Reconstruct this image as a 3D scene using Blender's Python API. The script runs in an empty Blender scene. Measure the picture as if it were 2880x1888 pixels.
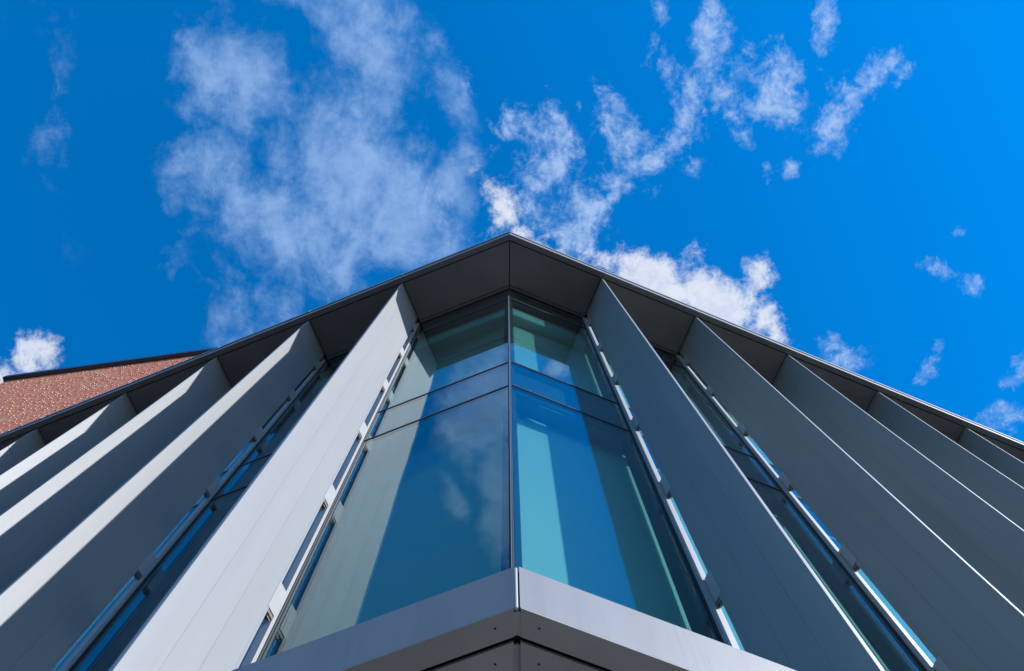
import bpy, bmesh, math, random
from mathutils import Vector, Matrix
random.seed(7)
R = math.radians
scn = bpy.context.scene

# ------------------------------------------------------------------ camera
EYE = 1.6
CAM_RIGHT = Vector((0.9995826712779393, 0.028215685334318924, -0.006193414403524039))
CAM_UP = Vector((0.028887424268340005, -0.976338695219953, 0.21430881674662977))
CAM_FWD = Vector((0.0, 0.21439829131155483, 0.976746319513253))
cam_d = bpy.data.cameras.new('camera')
cam = bpy.data.objects.new('camera', cam_d)
scn.collection.objects.link(cam)
m = Matrix.Identity(4)
for i in range(3):
    m[i][0] = CAM_RIGHT[i]
    m[i][1] = CAM_UP[i]
    m[i][2] = -CAM_FWD[i]
m[2][3] = EYE
cam.matrix_world = m
cam_d.sensor_width = 36.0
cam_d.lens = 36.0 * 2450 / 2880
cam_d.clip_start = 0.05
cam_d.clip_end = 6000
scn.camera = cam

# ------------------------------------------------------------------ exposure
scn.view_settings.view_transform = 'Standard'
scn.view_settings.look = 'None'
scn.view_settings.exposure = 0.9
scn.view_settings.gamma = 1.0
scn.cycles.max_bounces = 10
scn.cycles.transparent_max_bounces = 16
scn.cycles.sample_clamp_indirect = 6.0
scn.cycles.caustics_reflective = True

# ------------------------------------------------------------------ sun
SUN_AZ = 115.2      # clockwise from +Y, the heading of the camera
SUN_EL = 31.0
sd = Vector((math.sin(R(SUN_AZ)) * math.cos(R(SUN_EL)), math.cos(R(SUN_AZ)) * math.cos(R(SUN_EL)), math.sin(R(SUN_EL))))
sun_d = bpy.data.lights.new('sun', 'SUN')
sun_d.energy = 4.2
sun_d.angle = R(0.55)
sun_d.color = (1.0, 0.975, 0.95)
sun = bpy.data.objects.new('sun', sun_d)
sun.rotation_euler = (-sd).to_track_quat('-Z', 'Y').to_euler()
sun.location = sd * 60
scn.collection.objects.link(sun)


# ------------------------------------------------------------------ node helpers
class NT:
    def __init__(self, tree):
        self.t = tree
        tree.nodes.clear()

    def n(self, kind, **kw):
        nd = self.t.nodes.new(kind)
        for k, v in kw.items():
            if k.startswith('i_'):
                key = k[2:]
                key = int(key) if key.isdigit() else key.replace('_', ' ')
                self.set(nd.inputs[key], v)
            else:
                setattr(nd, k, v)
        return nd

    def set(self, sock, v):
        if isinstance(v, bpy.types.NodeSocket):
            self.t.links.new(v, sock)
        else:
            sock.default_value = v

    def math(self, op, a, b=None, c=None, clamp=False):
        nd = self.t.nodes.new('ShaderNodeMath')
        nd.operation = op
        nd.use_clamp = clamp
        for i, v in enumerate((a, b, c)):
            if v is not None:
                self.set(nd.inputs[i], v)
        return nd.outputs[0]

    def vmath(self, op, a, b=None, s=None):
        nd = self.t.nodes.new('ShaderNodeVectorMath')
        nd.operation = op
        self.set(nd.inputs[0], a)
        if b is not None:
            self.set(nd.inputs[1], b)
        if s is not None:
            self.set(nd.inputs['Scale'], s)
        return nd.outputs[1] if op in ('LENGTH', 'DOT_PRODUCT') else nd.outputs[0]

    def smooth(self, v, a, b, lo=0.0, hi=1.0):
        nd = self.t.nodes.new('ShaderNodeMapRange')
        nd.interpolation_type = 'SMOOTHSTEP'
        self.set(nd.inputs[0], v)
        for i, x in zip((1, 2, 3, 4), (a, b, lo, hi)):
            self.set(nd.inputs[i], x)
        return nd.outputs[0]

    def mix(self, f, a, b):
        nd = self.t.nodes.new('ShaderNodeMix')
        nd.data_type = 'RGBA'
        self.set(nd.inputs[0], f)
        self.set(nd.inputs[6], a)
        self.set(nd.inputs[7], b)
        return nd.outputs[2]

    def noise(self, vec, scale, detail=4.0, rough=0.5, dist=0.0, w=None):
        nd = self.t.nodes.new('ShaderNodeTexNoise')
        if w is not None:
            nd.noise_dimensions = '4D'
            nd.inputs['W'].default_value = w
        self.set(nd.inputs['Vector'], vec)
        nd.inputs['Scale'].default_value = scale
        nd.inputs['Detail'].default_value = detail
        nd.inputs['Roughness'].default_value = rough
        nd.inputs['Distortion'].default_value = dist
        return nd


# ------------------------------------------------------------------ world: sky with clouds
world = bpy.data.worlds.new('World')
scn.world = world
world.use_nodes = True
w = NT(world.node_tree)
sky = w.n('ShaderNodeTexSky', sky_type='NISHITA')
sky.sun_disc = False
sky.sun_elevation = R(SUN_EL)
sky.sun_rotation = R(SUN_AZ)
sky.altitude = 200
sky.air_density = 1.0
sky.dust_density = 0.3
sky.ozone_density = 2.5
hs = w.n('ShaderNodeHueSaturation', i_Saturation=1.56, i_Value=0.98, i_Hue=0.502, i_Color=sky.outputs[0])
geo = w.n('ShaderNodeTexCoord')
d = geo.outputs['Generated']
sep = w.n('ShaderNodeSeparateXYZ', i_0=d)
zc = w.math('MAXIMUM', sep.outputs[2], 0.06)
q = w.n('ShaderNodeCombineXYZ', i_0=w.math('DIVIDE', sep.outputs[0], zc), i_1=w.math('DIVIDE', sep.outputs[1], zc), i_2=0.0).outputs[0]
# clouds float on a level sheet: q is the position on that sheet, in units of its height
warp = w.noise(q, 3.0, 3.0, 0.55)
wv = w.vmath('SCALE', w.vmath('SUBTRACT', warp.outputs['Color'], (0.5, 0.5, 0.5)), s=0.055)
warp2 = w.noise(q, 14.0, 4.0, 0.6)
wv2 = w.vmath('SCALE', w.vmath('SUBTRACT', warp2.outputs['Color'], (0.5, 0.5, 0.5)), s=0.022)
qw = w.vmath('ADD', w.vmath('ADD', q, wv), wv2)


def pix(x, y):
    """direction seen at a point of the photograph (2880 wide), on the cloud sheet"""
    v = CAM_RIGHT * (x - 1440) - CAM_UP * (y - 944) + CAM_FWD * 2450
    return v.x / v.z, v.y / v.z


def blobs(lst, raw=()):
    """soft cloud banks: (x, y, half length, half width, tilt in degrees, weight)"""
    acc = None
    items = []
    for (x, y, a, b, ang, wt) in lst:
        cx, cy = pix(x, y)
        t = R(ang)
        ux, uy = pix(x + 100 * math.cos(t), y + 100 * math.sin(t))
        items.append((cx, cy, a / 2450 * 1.05, b / 2450 * 1.05, math.atan2(uy - cy, ux - cx), wt))
    for (cx, cy, a, b, rot, wt) in items + list(raw):
        mp = w.n('ShaderNodeMapping', vector_type='TEXTURE', i_Vector=qw)
        mp.inputs['Location'].default_value = (cx, cy, 0)
        mp.inputs['Rotation'].default_value = (0, 0, rot)
        mp.inputs['Scale'].default_value = (a, b, 1)
        ln = w.vmath('LENGTH', mp.outputs[0])
        g = w.smooth(ln, 0.0, 1.6, wt, 0.0)
        acc = g if acc is None else w.math('MAXIMUM', acc, g)
    return acc


veil = blobs([
    (1000, 60, 330, 170, 60, .95), (700, 260, 260, 160, 40, .9), (950, 450, 330, 230, 60, 1.0), (640, 480, 190, 110, 80, .7),
    (1060, 250, 230, 110, 80, 1.0), (830, 640, 300, 190, 20, .85), (1180, 660, 240, 140, 30, .95), (1290, 560, 130, 60, 80, .75), (650, 830, 210, 90, 80, .62),
    (1290, 330, 230, 60, 80, .72), (520, 440, 90, 70, 0, .55), (980, 760, 200, 90, 60, .6), (1260, 130, 120, 50, 70, .5),
    (560, 700, 260, 110, 90, .5), (820, 900, 160, 90, 80, .6),
    (150, 340, 330, 140, 80, .27), (120, 60, 200, 120, 90, .24),
], raw=[   # banks that stand behind the camera and show only in the glass
    (-0.19, -0.20, .07, .055, -2.2, 1.25), (-0.235, -0.215, .09, .055, -2.2, 1.35), (-0.262, -0.275, .07, .038, -2.0, 1.3),
    (-0.332, -0.268, .040, .015, -1.9, 1.1), (-0.31, -0.335, .06, .035, -2.0, 1.3), (-0.285, -0.31, .05, .03, -2.0, 1.3),
])
puffs = blobs([
    (1530, 470, 190, 125, 75, 1.0), (1590, 610, 180, 115, 70, 1.05), (1500, 600, 110, 90, 70, .9), (1720, 500, 90, 70, 60, .8), (1800, 430, 110, 60, -20, .8), (1250, 620, 120, 60, 60, .6), (1330, 200, 70, 35, 80, .6), (1350, 260, 80, 25, 20, .55), (1480, 360, 90, 60, 60, .75), (1740, 400, 150, 80, 75, .9), (1860, 420, 170, 55, -30, .85),
    (1940, 300, 170, 62, 100, .95), (2000, 130, 130, 62, 100, 1.0), (1900, 200, 120, 40, 80, .75), (2060, 285, 70, 45, 60, .85), (2100, 370, 60, 36, 80, .7),
    (2200, 240, 155, 104, 50, 1.0), (2330, 350, 120, 60, 110, .95), (2390, 270, 90, 40, 70, .7), (2490, 200, 100, 70, -30, .9), (2335, 40, 90, 45, 100, .85),
    (1870, 50, 80, 30, 80, .75), (1840, 130, 60, 28, 120, .7), (2210, 460, 50, 35, 60, .7), (2150, 450, 70, 22, 80, .55), (2690, 655, 45, 30, 0, .75),
    (2640, 755, 70, 30, 10, .8), (2735, 790, 45, 35, 50, .85), (2610, 1010, 80, 45, 110, .8), (2380, 1000, 120, 60, 30, .78),
    (2850, 1060, 80, 60, -60, .8), (2800, 1180, 130, 70, -20, .85), (1950, 470, 60, 40, 90, .7), (1590, 680, 160, 80, 60, .7), (1640, 300, 30, 30, 0, .5),
    (2310, 130, 50, 25, 40, .6), (2500, 120, 40, 20, 60, .5),
])
bright = blobs([
    (1400, 600, 110, 62, 70, 1.0), (1470, 690, 150, 60, 25, .9), (1830, 800, 200, 80, 22, 1.2), (2010, 860, 165, 95, 40, 1.3), (2120, 790, 60, 60, -60, 1.1), (2180, 930, 110, 60, 50, .95),
    (110, 1010, 110, 70, -20, 1.15), (20, 1070, 90, 60, 0, 1.05), (1700, 740, 120, 50, 20, 1.0), (1640, 930, 300, 120, 20, 1.1),
])
n1 = w.noise(qw, 7.0, 10.0, 0.62, 0.1).outputs[0]
n2 = w.noise(qw, 22.0, 10.0, 0.68, 0.1).outputs[0]
n3 = w.noise(q, 12.0, 12.0, 0.70, 0.3).outputs[0]
mpc = w.n('ShaderNodeMapping', i_Vector=qw)
mpc.inputs['Rotation'].default_value = (0, 0, R(12))
mpc.inputs['Scale'].default_value = (1.35, 1.0, 1.0)
n4 = w.noise(mpc.outputs[0], 17.0, 12.0, 0.66, 0.25).outputs[0]
n5 = w.noise(q, 60.0, 8.0, 0.7, 0.4).outputs[0]


def cover(mask, gain, noise, amp, lo, hi):
    return w.math('MULTIPLY', w.smooth(mask, 0.02, 0.30), w.smooth(w.math('ADD', w.math('MULTIPLY', mask, gain), w.math('MULTIPLY', w.math('SUBTRACT', noise, 0.5), amp)), lo, hi))


def blend(*pairs):
    acc = None
    for nn, wt in pairs:
        v = w.math('MULTIPLY', nn, wt)
        acc = v if acc is None else w.math('ADD', acc, v)
    return acc


fine = blend((n4, 0.55), (n5, 0.45))
# veil: thin wide cloud, torn edges, uneven inside
va = cover(veil, 1.05, blend((n1, 0.42), (n4, 0.28), (n3, 0.3)), 4.7, 0.26, 1.20)
va = w.math('MULTIPLY', va, w.smooth(blend((n1, 0.45), (fine, 0.55)), 0.36, 0.64, 0.34, 0.72))
pa = cover(puffs, 1.05, blend((n2, 0.45), (n4, 0.3), (n5, 0.25)), 5.2, 0.42, 1.35)
pa = w.math('MULTIPLY', pa, w.smooth(fine, 0.36, 0.64, 0.38, 0.90))
ba = cover(bright, 1.0, blend((n2, 0.4), (n3, 0.35), (n5, 0.25)), 4.8, 0.34, 1.12)
ba = w.math('MULTIPLY', ba, w.smooth(fine, 0.3, 0.6, 0.72, 1.0))
col = hs.outputs[0]
col = w.mix(va, col, (1.35, 2.05, 3.3, 1))
col = w.mix(pa, col, (1.55, 2.2, 3.35, 1))
col = w.mix(ba, col, (2.7, 2.9, 3.35, 1))
bg = w.n('ShaderNodeBackground', i_Color=col, i_Strength=0.15)
out = w.n('ShaderNodeOutputWorld')
w.t.links.new(bg.outputs[0], out.inputs[0])
world.cycles.sampling_method = 'MANUAL'
world.cycles.sample_map_resolution = 512


# ------------------------------------------------------------------ materials
def material(name):
    mt = bpy.data.materials.new(name)
    mt.use_nodes = True
    t = NT(mt.node_tree)
    o = t.n('ShaderNodeOutputMaterial')
    return mt, t, o


def principled(name, base, rough=0.5, metal=0.0, var=0.0, var_scale=3.0, bump=0.0, bump_scale=400.0, spec=0.5, streak=False, rvar=0.0, drips=0.0, tone=0.0):
    mt, t, o = material(name)
    tc = t.n('ShaderNodeTexCoord').outputs['Object']
    p = t.n('ShaderNodeBsdfPrincipled', i_Roughness=rough, i_Metallic=metal)
    p.inputs['Specular IOR Level'].default_value = spec
    c = (*base, 1)
    if var:
        if streak:
            mp = t.n('ShaderNodeMapping', i_Vector=tc)
            mp.inputs['Scale'].default_value = (1, 1, 0.06)
            vec = mp.outputs[0]
        else:
            vec = tc
        nz = t.noise(vec, var_scale, 6.0, 0.55).outputs[0]
        f = t.smooth(nz, 0.3, 0.7)
        c = t.mix(f, tuple(b * (1 - var) for b in base) + (1,), tuple(min(1, b * (1 + var)) for b in base) + (1,))
        if rvar:
            t.set(p.inputs['Roughness'], t.smooth(t.noise(tc, 1.7, 3.0).outputs[0], 0.3, 0.7, rough - rvar, rough + rvar))
    if drips:
        mp2 = t.n('ShaderNodeMapping', i_Vector=tc)
        mp2.inputs['Scale'].default_value = (1, 1, 0.035)
        n1_ = t.noise(mp2.outputs[0], 55.0, 3.0, 0.6).outputs[0]
        n2_ = t.noise(tc, 2.5, 4.0, 0.6).outputs[0]
        f = t.math('MULTIPLY', t.smooth(n1_, 0.54, 0.72), t.smooth(n2_, 0.40, 0.65, 0.25, 1.0))
        c = t.mix(t.math('MULTIPLY', f, drips), c, tuple(b * 0.45 for b in base) + (1,))
        n3_ = t.noise(tc, 90.0, 2.0, 0.5).outputs[0]
        c = t.mix(t.smooth(n3_, 0.775, 0.80, 0, 0.7), c, tuple(min(1, b * 0.35) for b in base) + (1,))
    if tone:
        oi = t.n('ShaderNodeObjectInfo')
        k_ = t.math('ADD', 1.0 - tone, t.math('MULTIPLY', oi.outputs['Random'], 2 * tone))
        hs_ = t.n('ShaderNodeHueSaturation', i_Value=k_)
        t.set(hs_.inputs['Color'], c)
        c = hs_.outputs[0]
    t.set(p.inputs['Base Color'], c)
    if bump:
        b = t.n('ShaderNodeBump', i_Strength=bump, i_Distance=0.002, i_Height=t.noise(tc, bump_scale, 3.0, 0.6).outputs[0])
        t.t.links.new(b.outputs[0], p.inputs['Normal'])
    t.t.links.new(p.outputs[0], o.inputs[0])
    return mt


M = {}
M['panel'] = principled('aluminium_panel', (0.208, 0.216, 0.230), 0.44, 0.2, 0.05, 3.0, 0.12, 500, streak=True, drips=0.10, tone=0.05)
M['fascia'] = principled('fascia_metal', (0.165, 0.172, 0.19), 0.5, 0.0, 0.06, 9.0, 0.10, 450, streak=True, drips=0.30, tone=0.03)
M['soffit'] = principled('soffit_panel_paint', (0.17, 0.162, 0.16), 0.6, 0.0, 0.08, 2.0, 0.10, 400, tone=0.06)
M['ledge_soffit'] = principled('ledge_soffit_paint', (0.41, 0.40, 0.39), 0.6, 0.0, 0.10, 2.5, 0.10, 400, drips=0.0, tone=0.04)
M['tab'] = principled('fixing_metal', (0.27, 0.275, 0.285), 0.45, 0.15, 0.03, 8.0)
M['bracket'] = principled('bracket_steel', (0.12, 0.10, 0.09), 0.6, 0.2, 0.25, 30.0)
M['dark'] = principled('black_gasket', (0.012, 0.012, 0.014), 0.6)
M['mullion'] = principled('mullion_metal', (0.17, 0.17, 0.185), 0.4, 0.3, 0.08, 12.0, streak=True)
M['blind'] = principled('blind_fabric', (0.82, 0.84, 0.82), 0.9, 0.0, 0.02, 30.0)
M['blind_shade'] = principled('blind_fabric_shade_tone', (0.36, 0.38, 0.38), 0.9, 0.0, 0.02, 30.0)  # left-hand blinds: dimness of the room put into the fabric colour
M['inner'] = principled('interior_plaster', (0.30, 0.32, 0.31), 0.9, 0.0, 0.05, 3.0)
M['spandrel'] = principled('spandrel_backing', (0.035, 0.04, 0.06), 0.7)
M['roof'] = principled('roof_membrane', (0.22, 0.22, 0.22), 0.9, 0, 0.15, 2.0)
M['coping'] = principled('dark_coping_metal', (0.05, 0.07, 0.11), 0.3, 0.6, 0.05, 4.0)
M['paving'] = principled('paving', (0.052, 0.049, 0.047), 0.85, 0, 0.15, 0.7, 0.3, 40)
M['lit_trim'] = principled('trim_metal_sunlit_tone', (0.45, 0.44, 0.43), 0.4, 0.3, 0.15, 20.0, streak=True)  # corner trim: paler than the panels, sunlit side painted into the colour

# glass: a thin sheet that lets tinted light through and reflects the rest, more at a glancing angle
mt, t, o = material('tinted_glass')
g = t.n('ShaderNodeNewGeometry')
cosi = t.math('ABSOLUTE', t.vmath('DOT_PRODUCT', g.outputs['Normal'], g.outputs['Incoming']))
fr = t.math('POWER', t.math('SUBTRACT', 1.0, cosi), 4.5)
fac = t.math('ADD', 0.09, t.math('MULTIPLY', fr, 0.91), clamp=True)
tr = t.n('ShaderNodeBsdfTransparent', i_Color=(0.56, 0.76, 0.75, 1))
gl = t.n('ShaderNodeBsdfGlossy', i_Color=(0.88, 0.98, 1.0, 1), i_Roughness=0.0)
# panes are never quite flat
tcg = t.n('ShaderNodeTexCoord').outputs['Object']
bp = t.n('ShaderNodeBump', i_Strength=0.25, i_Distance=0.004, i_Height=t.noise(tcg, 1.1, 1.0, 0.4).outputs[0])
t.t.links.new(bp.outputs[0], gl.inputs['Normal'])
mx = t.n('ShaderNodeMixShader')
t.set(mx.inputs[0], fac)
t.t.links.new(tr.outputs[0], mx.inputs[1])
t.t.links.new(gl.outputs[0], mx.inputs[2])
t.t.links.new(mx.outputs[0], o.inputs[0])
M['glass'] = mt

# brick
BR_A = Vector((-18.619, 7.9653, 0))            # wall corner nearest the left edge
BR_D = Vector((0.99432, -0.10639, 0)).normalized()
BR_N = Vector((BR_D.y, -BR_D.x, 0))               # outward, towards the camera
mt, t, o = material('red_brick')
tc = t.n('ShaderNodeTexCoord').outputs['Object']
sp = t.n('ShaderNodeSeparateXYZ', i_0=tc)
uv = t.n('ShaderNodeCombineXYZ', i_0=sp.outputs[0], i_1=sp.outputs[2], i_2=0.0).outputs[0]
bt = t.n('ShaderNodeTexBrick', i_Vector=uv)
bt.inputs['Scale'].default_value = 1.0
bt.inputs['Brick Width'].default_value = 0.225
bt.inputs['Row Height'].default_value = 0.075
bt.inputs['Mortar Size'].default_value = 0.009
bt.inputs['Color1'].default_value = (0.56, 0.155, 0.065, 1)
bt.inputs['Color2'].default_value = (0.42, 0.105, 0.045, 1)
bt.inputs['Mortar'].default_value = (0.30, 0.19, 0.13, 1)
nz = t.noise(uv, 1.3, 5.0, 0.6)
tint = t.mix(t.smooth(nz.outputs[0], 0.45, 0.72), bt.outputs['Color'], (0.46, 0.20, 0.13, 1))
mpp = t.n('ShaderNodeMapping', i_Vector=uv)
mpp.inputs['Scale'].default_value = (3.2, 13, 1)
nz2 = t.noise(mpp.outputs[0], 1.0, 3.0, 0.6)
tint = t.mix(t.smooth(nz2.outputs[0], 0.50, 0.66, 0, 0.75), tint, (0.13, 0.05, 0.05, 1))
p = t.n('ShaderNodeBsdfPrincipled', i_Roughness=0.85, i_0=tint)
b = t.n('ShaderNodeBump', i_Strength=0.8, i_Distance=0.01, i_Height=t.math('SUBTRACT', 1.0, bt.outputs['Fac']))
t.t.links.new(b.outputs[0], p.inputs['Normal'])
t.t.links.new(p.outputs[0], o.inputs[0])
M['brick'] = mt

M['header_end_lit'] = principled('brick_end_sunlit_tone', (0.66, 0.48, 0.38), 0.85, 0, 0.3, 9.0)  # sun on the right-hand brick ends, painted as a paler colour

# ------------------------------------------------------------------ facade frame
C0 = Vector((0.0056917, 1.3488566, 0))
DL = Vector((-0.9395246, 0.34248141, 0))
NL = Vector((0.34248141, 0.9395246, 0))
DR = Vector((0.91411622, 0.40545227, 0))
NR = Vector((-0.40545227, 0.91411622, 0))
K = 0.4040            # mitre: s on the corner line per unit of depth


def P(side, s, dep, z):
    """s metres along a facade from the corner, dep metres inward, z metres above the eye"""
    dd, nn = (DL, NL) if side == 'L' else (DR, NR)
    return C0 + dd * s + nn * dep + Vector((0, 0, z + EYE))


def prism(bm, side, plan, z0, z1, mi=0):
    a = [bm.verts.new(P(side, s, dp, z0)) for s, dp in plan]
    b = [bm.verts.new(P(side, s, dp, z1)) for s, dp in plan]
    fs = [bm.faces.new(a), bm.faces.new(b)]
    n = len(plan)
    for i in range(n):
        fs.append(bm.faces.new((a[i], a[(i + 1) % n], b[(i + 1) % n], b[i])))
    for f in fs:
        f.material_index = mi
    return fs


def box(bm, side, s0, s1, d0, d1, z0, z1, mi=0):
    return prism(bm, side, [(s0, d0), (s1, d0), (s1, d1), (s0, d1)], z0, z1, mi)


def mbox(bm, side, s1, d0, d1, z0, z1, off=0.0, mi=0):
    """box whose corner end is mitred, stopping off metres short of the corner line"""
    return prism(bm, side, [(K * d0 + off, d0), (s1, d0), (s1, d1), (K * d1 + off, d1)], z0, z1, mi)


def obj(name, bm, mats, parent=None, origin=None):
    bmesh.ops.recalc_face_normals(bm, faces=bm.faces)
    me = bpy.data.meshes.new(name)
    if origin is not None:
        bmesh.ops.translate(bm, verts=bm.verts, vec=-Vector(origin))
    bm.to_mesh(me)
    bm.free()
    for k in (mats if isinstance(mats, (list, tuple)) else [mats]):
        me.materials.append(M[k])
    ob = bpy.data.objects.new(name, me)
    scn.collection.objects.link(ob)
    if origin is not None:
        ob.location = origin
    if parent:
        ob.parent = parent
    return ob


def thing(name, label, cat, loc=(0, 0, 0)):
    ob = bpy.data.objects.new(name, None)
    ob.empty_display_size = 0.5
    ob['label'] = label
    ob['category'] = cat
    ob.location = loc
    scn.collection.objects.link(ob)
    return ob


BM = bmesh.new
H = 12.5        # soffit
ZL = 2.25       # underside of the ledge
ZT = 2.495       # top of the ledge
D_G = 0.650     # outer face of the glass
D_FIN = 0.553
TABS = [2.85 + 1.5 * k for k in range(7)]
FT = 0.0275
FINS = {'L': [1.668 + 1.487 * k for k in range(8)], 'R': [1.4406 + 1.497 * k for k in range(8)]}
END = {k: v[-1] + 0.6 for k, v in FINS.items()}

bld = thing('office_building', 'modern corner building with tall pale metal fins, tinted glazing and a dark overhanging eave', 'building')

# ---- fins
for side in 'LR':
    D_FIN = 0.553 if side == 'L' else 0.566
    for k, s0 in enumerate(FINS[side]):
        s1 = s0 + FT
        gr, gd = 0.0012, 0.0013
        z_seam = 11.70
        bm = BM()

        def plan(i):
            a, b = s0 + i, s1 - i
            pts = [(a + .002, 0.0 + i), (b - .002, 0.0 + i), (b, 0.002 + i)]
            for dj in (0.175, 0.355, 0.534):
                pts += [(b, dj - gr), (b - gd, dj - gr * .5), (b - gd, dj + gr * .5), (b, dj + gr)]
            pts += [(b, D_FIN - i), (a, D_FIN - i)]
            for dj in (0.534, 0.355, 0.175):
                pts += [(a, dj + gr), (a + gd, dj + gr * .5), (a + gd, dj - gr * .5), (a, dj - gr)]
            pts += [(a, 0.002 + i)]
            return pts
        if side == 'L' and k == 0 or side == 'R' and k == 0:
            prism(bm, side, plan(0), ZT + .004, H + 0.035)
        else:
            prism(bm, side, plan(0), ZT + .004, z_seam)
            prism(bm, side, plan(0), z_seam + 0.006, H + 0.035)
            box(bm, side, s0 + .006, s1 - .006, 0.006, D_FIN - .006, z_seam, z_seam + .006, 1)
        if k >= 3:
            for zt in TABS:
                box(bm, side, s0 + .001, s1 - .001, D_FIN, 0.612, zt, zt + 0.27, 0)
        fin = obj('fin', bm, ['panel', 'dark'], bld)
        if k < 3:
            for zt in TABS:
                bm = BM()
                box(bm, side, s0 - .0015, s1 - .001, 0.538, 0.612, zt, zt + 0.27)
                tb = obj('fixing_tab', bm, 'tab', fin)
                bm = BM()
                # dark angle bracket on the far side of the fin, bolted through to the frame
                box(bm, side, s1, s1 + .030, 0.545, 0.6125, zt + 0.006, zt + 0.255)
                box(bm, side, s0 + .004, s1, 0.557, 0.6125, zt - 0.030, zt - 0.0005)
                box(bm, side, s0 + .012, s0 + .016, 0.575, 0.6125, zt - 0.045, zt - 0.0305)
                obj('bracket', bm, 'bracket', fin)

# ---- windows: one per bay
Z_FLOORS = (ZT, 7.335, 8.17, 11.72, 12.44)


def window(side, sa, sb, first):
    """bay from sa to sb; the first bay is mitred at the corner"""
    bm = BM()
    e = sb
    # vertical cap on the far side of the bay (carries the fin) with its black gaskets;
    # both facades are set out the same way round, so the cap is not mirrored with the facade
    cn, cf = (e - .033, e + .027) if side == 'R' else (e + .003, e + .060)
    sa = sa + (.037 if side == 'R' else .070)
    box(bm, side, cn, cf, 0.615, 0.640, ZT, H - .06, 2)
    box(bm, side, cn - .010, cf + .010, 0.6402, 0.668, ZT, H - .06, 1)
    box(bm, side, cn - .010, cf - .001 + (.001 if side == 'L' else 0), 0.6685, 0.820, ZT, H - .06, 1)
    e = cn - .010 + .012
    # horizontal joints
    for zz, th in ((7.335, .008), (8.17, .008), (11.72, .008)):
        if first:
            mbox(bm, side, e - .012, D_G - .004, D_G + .06, zz - th, zz + th, 0.031 if side == 'L' else .004, 1)
            mbox(bm, side, e - .012, D_G - .007, D_G - .0045, zz + th * .2, zz + th, 0.031 if side == 'L' else .004, 0)
        else:
            box(bm, side, sa, e - .012, D_G - .004, D_G + .06, zz - th, zz + th, 1)
            box(bm, side, sa, e - .012, D_G - .007, D_G - .0045, zz + th * .2, zz + th, 0)
    fr = obj('window', bm, ['mullion', 'dark', 'tab'], bld)
    off_c = .030 if side == 'L' else -.004
    s_lo = (lambda dd: K * dd + off_c) if first else (lambda dd: sa)
    s_hi = e - .012
    for i in range(4):
        z0, z1 = Z_FLOORS[i] + .008, Z_FLOORS[i + 1] - .008
        bm = BM()
        prism(bm, side, [(s_lo(D_G), D_G), (s_hi, D_G), (s_hi, D_G + .012), (s_lo(D_G + .012), D_G + .012)], z0, z1)
        obj('pane', bm, 'glass', fr)
        # dark spacer band round the edge of the sealed unit, behind the outer sheet
        bm = BM()
        d0, d1, bw = D_G + .022, D_G + .030, 0.045
        a0 = s_lo(d0)
        box(bm, side, a0, a0 + bw, d0, d1, z0, z1)
        box(bm, side, s_hi - bw, s_hi, d0, d1, z0, z1)
        box(bm, side, a0 + bw, s_hi - bw, d0, d1, z1 - bw * 1.6, z1)
        box(bm, side, a0 + bw, s_hi - bw, d0, d1, z0, z0 + bw)
        obj('spacer_band', bm, 'spandrel', fr)
    # transom behind each joint, spandrel backing between the storeys
    for zz, lo_, hi_ in ((7.335, -.115, .085), (8.17, -.085, .085)):
        bm = BM()
        a0, a1 = s_lo(.672) + .004, s_hi - .032
        if first and zz < 8:
            # top edge raised by an added shape that curves the shadow on the blind
            prof = [(a0, zz + lo_), (a1, zz + lo_), (a1, zz + hi_), (.74, zz + hi_), (.67, zz + hi_ + .03), (.60, zz + .165), (a0, zz + .165)]
            va_ = [bm.verts.new(P(side, s_, .672, z_)) for s_, z_ in prof]
            vb_ = [bm.verts.new(P(side, s_, .700, z_)) for s_, z_ in prof]
            bm.faces.new(va_)
            bm.faces.new(vb_)
            for i in range(len(prof)):
                j = (i + 1) % len(prof)
                bm.faces.new((va_[i], va_[j], vb_[j], vb_[i]))
        else:
            box(bm, side, a0, a1, .672, .700, zz + lo_, zz + hi_)
        obj('transom', bm, 'spandrel', fr)
    bm = BM()
    box(bm, side, s_lo(.705) + .01, s_hi, .705, .74, 7.525, 8.30)
    obj('spandrel_panel', bm, 'spandrel', fr)
    bm = BM()
    box(bm, side, s_lo(.705) + .01, s_hi, .705, .74, 11.74, 12.40)
    obj('spandrel_panel', bm, 'spandrel', fr)
    # blinds
    db = .875
    lo = (0.398 if side == 'R' else .425) if first else s_lo(db) + 0.03
    for z0, z1 in ((ZT - .3, 7.33), (8.10, 11.19)):
        bm = BM()
        box(bm, side, lo, s_hi + .05, db, db + .006, z0, z1)
        obj('blind', bm, 'blind' if side == 'R' else 'blind_shade', fr)
    # bulkhead above the upper blind, curved rail below the lower head
    bm = BM()
    box(bm, side, s_lo(.742) + .03, s_hi, .742, .95, 11.20, 11.70)
    obj('bulkhead', bm, 'blind', fr)
    return fr


for side in 'LR':
    prev = None
    for k, s0 in enumerate(FINS[side]):
        window(side, (FINS[side][k - 1] if k else 0), s0, k == 0)

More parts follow.
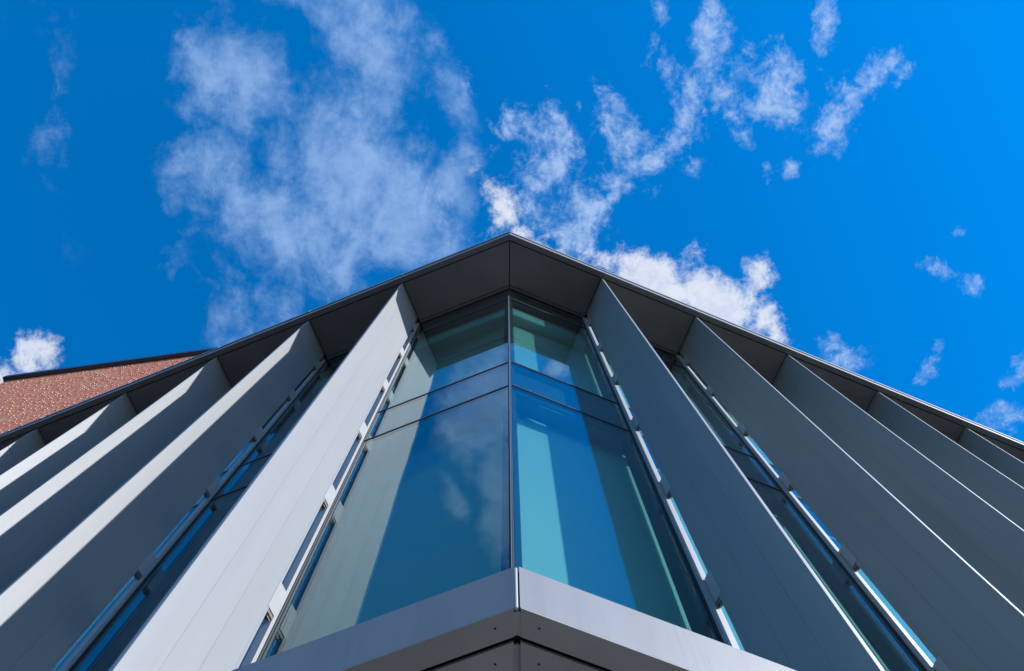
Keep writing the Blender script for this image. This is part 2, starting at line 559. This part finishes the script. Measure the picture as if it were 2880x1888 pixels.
# ---- corner mullion
bm = BM()
for side, b_ in (('L', .030), ('R', .004)):
    mbox(bm, side, K * .66 + b_, D_G + .016, D_G + .07, ZT, H - .06, 0.0, 1)
prism(bm, 'L', [(K * D_G - .002, D_G), (K * D_G + .027, D_G), (K * D_G + .030, D_G + .0155), (K * D_G + .005, D_G + .0155)], ZT, H - .06, 1)
prism(bm, 'L', [(K * D_G + .003, D_G - .005), (K * D_G + .017, D_G - .005), (K * D_G + .017, D_G - .0003), (K * D_G + .003, D_G - .0003)], ZT, 11.90, 0)
prism(bm, 'L', [(K * D_G + .0145, D_G - .0075), (K * D_G + .017, D_G - .0075), (K * D_G + .017, D_G - .0053), (K * D_G + .0145, D_G - .0053)], ZT, 11.90, 2)
obj('corner_mullion', bm, ['mullion', 'dark', 'tab'], bld)


# ---- eave and ledge share one profile: soffit panels, shadow joint, fascia
def disc(bm, side, s, dp, z, r, mi, n=12):
    a = [bm.verts.new(P(side, s + r * math.cos(2 * PI * i / n), dp + r * math.sin(2 * PI * i / n), z)) for i in range(n)]
    b = [bm.verts.new(P(side, s + r * math.cos(2 * PI * i / n), dp + r * math.sin(2 * PI * i / n), z + .003)) for i in range(n)]
    fs = [bm.faces.new(a), bm.faces.new(b)]
    for i in range(n):
        fs.append(bm.faces.new((a[i], a[(i + 1) % n], b[(i + 1) % n], b[i])))
    for f in fs:
        f.material_index = mi


PI = math.pi
J = 0.0065      # half a joint
LO = (-0.0155, 0.0243, 0)      # the ledge was set a little off the line of the eave
for side in 'LR':
    edges = [None] + FINS[side] + [END[side]]
    for k in range(len(edges) - 1):
        sa, sb = edges[k], edges[k + 1]
        # roof fascia, one length per bay
        bm = BM()
        ja = (lambda dd: K * dd + .0015) if k == 0 else (lambda dd: sa + FT / 2 + .0015)
        jb = sb + FT / 2 - .0015
        prism(bm, side, [(ja(-.085), -.085), (jb, -.085), (jb, -.008), (ja(-.008), -.008)], H, H + .012, 2)
        prism(bm, side, [(ja(-.085), -.085), (jb, -.085), (jb, -.073), (ja(-.073), -.073)], H + .0125, H + .20)
        prism(bm, side, [(ja(-.098), -.098), (jb, -.098), (jb, -.060), (ja(-.060), -.060)], H + .2025, H + .31)
        for ss in (ja(0) + .06, (ja(0) + jb) / 2, jb - .06):
            disc(bm, side, ss, -.072, H - .002, .004, 1)
        fa = obj('fascia', bm, ['fascia', 'dark', 'soffit'], bld)
        bm = BM()
        box(bm, side, jb - .012, jb + .015, -.101, -.0985, H + .19, H + .315)
        obj('joint_cover', bm, 'tab', fa)
        # eave soffit panel
        bm = BM()
        a0 = (lambda dd: K * dd + J) if k == 0 else (lambda dd: sa + FT + .002)
        b0 = sb - .013
        prism(bm, side, [(a0(.008), .008), (b0, .008), (b0, .596), (a0(.596), .596)], H, H + .02)
        for ss in (a0(.03) + .04, (a0(.03) + b0) / 2, b0 - .04):
            disc(bm, side, ss, .035, H - .002, .004, 1)
            disc(bm, side, ss, .57, H - .002, .004, 1)
        obj('soffit_panel', bm, ['soffit', 'dark'], bld)
        bm = BM()
        prism(bm, side, [(a0(.606), .606), (b0, .606), (b0, .636), (a0(.636), .636)], H - .015, H + .02)
        obj('soffit_trim', bm, 'soffit', bld)
    # black behind the joints
    bm = BM()
    mbox(bm, side, END[side], -.07, .70, H + .045, H + .07, 0.0)
    mbox(bm, side, END[side], .64, .68, H - .058, H + .0448, 0.0)
    obj('joint_backing', bm, 'dark', bld)
    # ledge: a fascia below the glass, with its own underside
    SE = END[side]
    bm = BM()
    c = .0085
    mbox(bm, side, SE, -.085, -.073, ZL + .003, ZT, c)
    mbox(bm, side, SE, -.073, .64, ZT - .012, ZT, c)
    mbox(bm, side, SE, -.0845, -.000, ZL, ZL + .0027, .0105, 1)
    n = int(SE / 1.48) + 1
    for i in range(n):
        for ss in (K * -.045 + .068 + i * 1.49,):
            disc(bm, side, ss, -.045, ZL - .0015, .0036, 2)
    obj('ledge', bm, ['fascia', 'ledge_soffit', 'dark'], bld).location = LO
    for i in range(n):
        bm = BM()
        a0 = (lambda dd: K * dd + .0105) if i == 0 else (lambda dd: i * 1.49 + .01)
        b0 = min((i + 1) * 1.49 - .002, SE)
        prism(bm, side, [(a0(.016), .016), (b0, .016), (b0, 1.60), (a0(1.60), 1.60)], ZL + .001, ZL + .013)
        disc(bm, side, a0(.06) + .058, .062, ZL - .0005, .0036, 1)
        disc(bm, side, b0 - .06, .062, ZL - .0005, .0036, 1)
        obj('soffit_panel', bm, ['ledge_soffit', 'dark'], bld).location = LO
    bm = BM()
    mbox(bm, side, SE, -.02, 1.65, ZL + .030, ZL + .05, 0.0)
    obj('joint_backing', bm, 'dark', bld).location = LO
# folded plate that closes the corner of the ledge
bm = BM()
c = .0085
n = 10
rad = .0052
cx_, cd_ = K * -.079 + .0030, -.0775
pl = [(cx_ + rad * math.cos(2 * PI * i / n), cd_ + rad * math.sin(2 * PI * i / n)) for i in range(n)]
prism(bm, 'L', pl, ZL + .004, ZT - .004, 0)
mbox(bm, 'R', K * -.072 + c, -.072, -.066, ZL + .004, ZT - .006, -.004, 1)
mbox(bm, 'L', K * -.070 + c, -.070, -.064, ZL + .004, ZT - .008, 0.0, 1)
obj('corner_trim', bm, ['lit_trim', 'fascia'], bld).location = LO
bm = BM()
for side in 'LR':
    prism(bm, side, [(K * -.07, -.07), (K * -.07 + .0105, -.07), (.0105, -.001), (0, -.001)], ZL + .0015, ZL + .009)
    prism(bm, side, [(K * .03, .03), (K * .03 + .0105, .03), (K * 1.6 + .0105, 1.6), (K * 1.6, 1.6)], ZL + .010, ZL + .018)
obj('joint_strip', bm, 'ledge_soffit', bld).location = LO

# ---- body behind the glass: inner walls, floors, roof, ground storey
LEN = {'L': END['L'], 'R': END['R']}
for side in 'LR':
    bm = BM()
    mbox(bm, side, LEN[side], 1.15, 1.25, ZT, H - .05, 0)
    for zz in (7.42, 11.75):
        mbox(bm, side, LEN[side], .76, 1.149, zz, zz + .30, 0)
    obj('inner_wall', bm, 'inner', bld)
    bm = BM()
    box(bm, side, LEN[side] - .05, LEN[side] + .1, .02, 9.0, -EYE, H + .2)
    obj('end_wall', bm, 'panel', bld)
    bm = BM()
    mbox(bm, side, LEN[side], 1.70, 1.95, -EYE, ZL + .0005, 0)
    obj('ground_floor_wall', bm, 'inner', bld)
    bm = BM()
    mbox(bm, side, LEN[side], -.0595, 9.0, H + .20, H + .24, 0)
    obj('roof', bm, 'roof', bld)

# ------------------------------------------------------------------ brick tower behind the left wing
ZB = 31.0
tower = thing('brick_tower', 'red brick tower with projecting headers and a dark metal coping, behind the left wing', 'building', (BR_A.x, BR_A.y, 0))
rotz = math.atan2(BR_D.y, BR_D.x)
tower.rotation_euler = (0, 0, rotz)


def lbox(bm, x0, x1, y0, y1, z0, z1):
    vs = [bm.verts.new((x, y, z)) for z in (z0, z1) for x, y in ((x0, y0), (x1, y0), (x1, y1), (x0, y1))]
    for f in ((3, 2, 1, 0), (4, 5, 6, 7), (0, 1, 5, 4), (1, 2, 6, 5), (2, 3, 7, 6), (3, 0, 4, 7)):
        bm.faces.new([vs[i] for i in f])


def lobj(name, bm, mat, par):
    me = bpy.data.meshes.new(name)
    bm.to_mesh(me)
    bm.free()
    me.materials.append(M[mat])
    ob = bpy.data.objects.new(name, me)
    scn.collection.objects.link(ob)
    ob.parent = par
    return ob


bm = BM()
WX = 8.2
lbox(bm, 0, WX, 0, 12, 0, ZB + EYE)
rnd = random.Random(3)
nrow = int((ZB + EYE - 12.0) / .075)
for r in range(nrow):
    z = ZB + EYE - .12 - (r + 1) * .075
    x = 0.05 + (0.17 if r % 2 else 0.0)
    while x < WX - .2:
        if rnd.random() < .36:
            lbox(bm, x, x + .09, -rnd.uniform(.005, .013), 0.001, z + .006, z + .069)
            bm.faces.ensure_lookup_table()
            bm.faces[-3].material_index = 1
        x += .3375
wl = lobj('wall', bm, 'brick', tower)
wl.data.materials.append(M['header_end_lit'])
bm = BM()
lbox(bm, -.10, WX + .1, -.12, 12.1, ZB + EYE, ZB + EYE + .05)
lbox(bm, -.13, WX + .13, -.15, 12.13, ZB + EYE + .0502, ZB + EYE + .30)
lobj('coping', bm, 'coping', tower)

# ------------------------------------------------------------------ ground
bm = BM()
vs = [bm.verts.new((x, y, 0)) for x, y in ((-1500, -1500), (1500, -1500), (1500, 1500), (-1500, 1500))]
bm.faces.new(vs)
me = bpy.data.meshes.new('ground')
bm.to_mesh(me)
bm.free()
me.materials.append(M['paving'])
gr_ = bpy.data.objects.new('ground', me)
gr_['kind'] = 'structure'
scn.collection.objects.link(gr_)
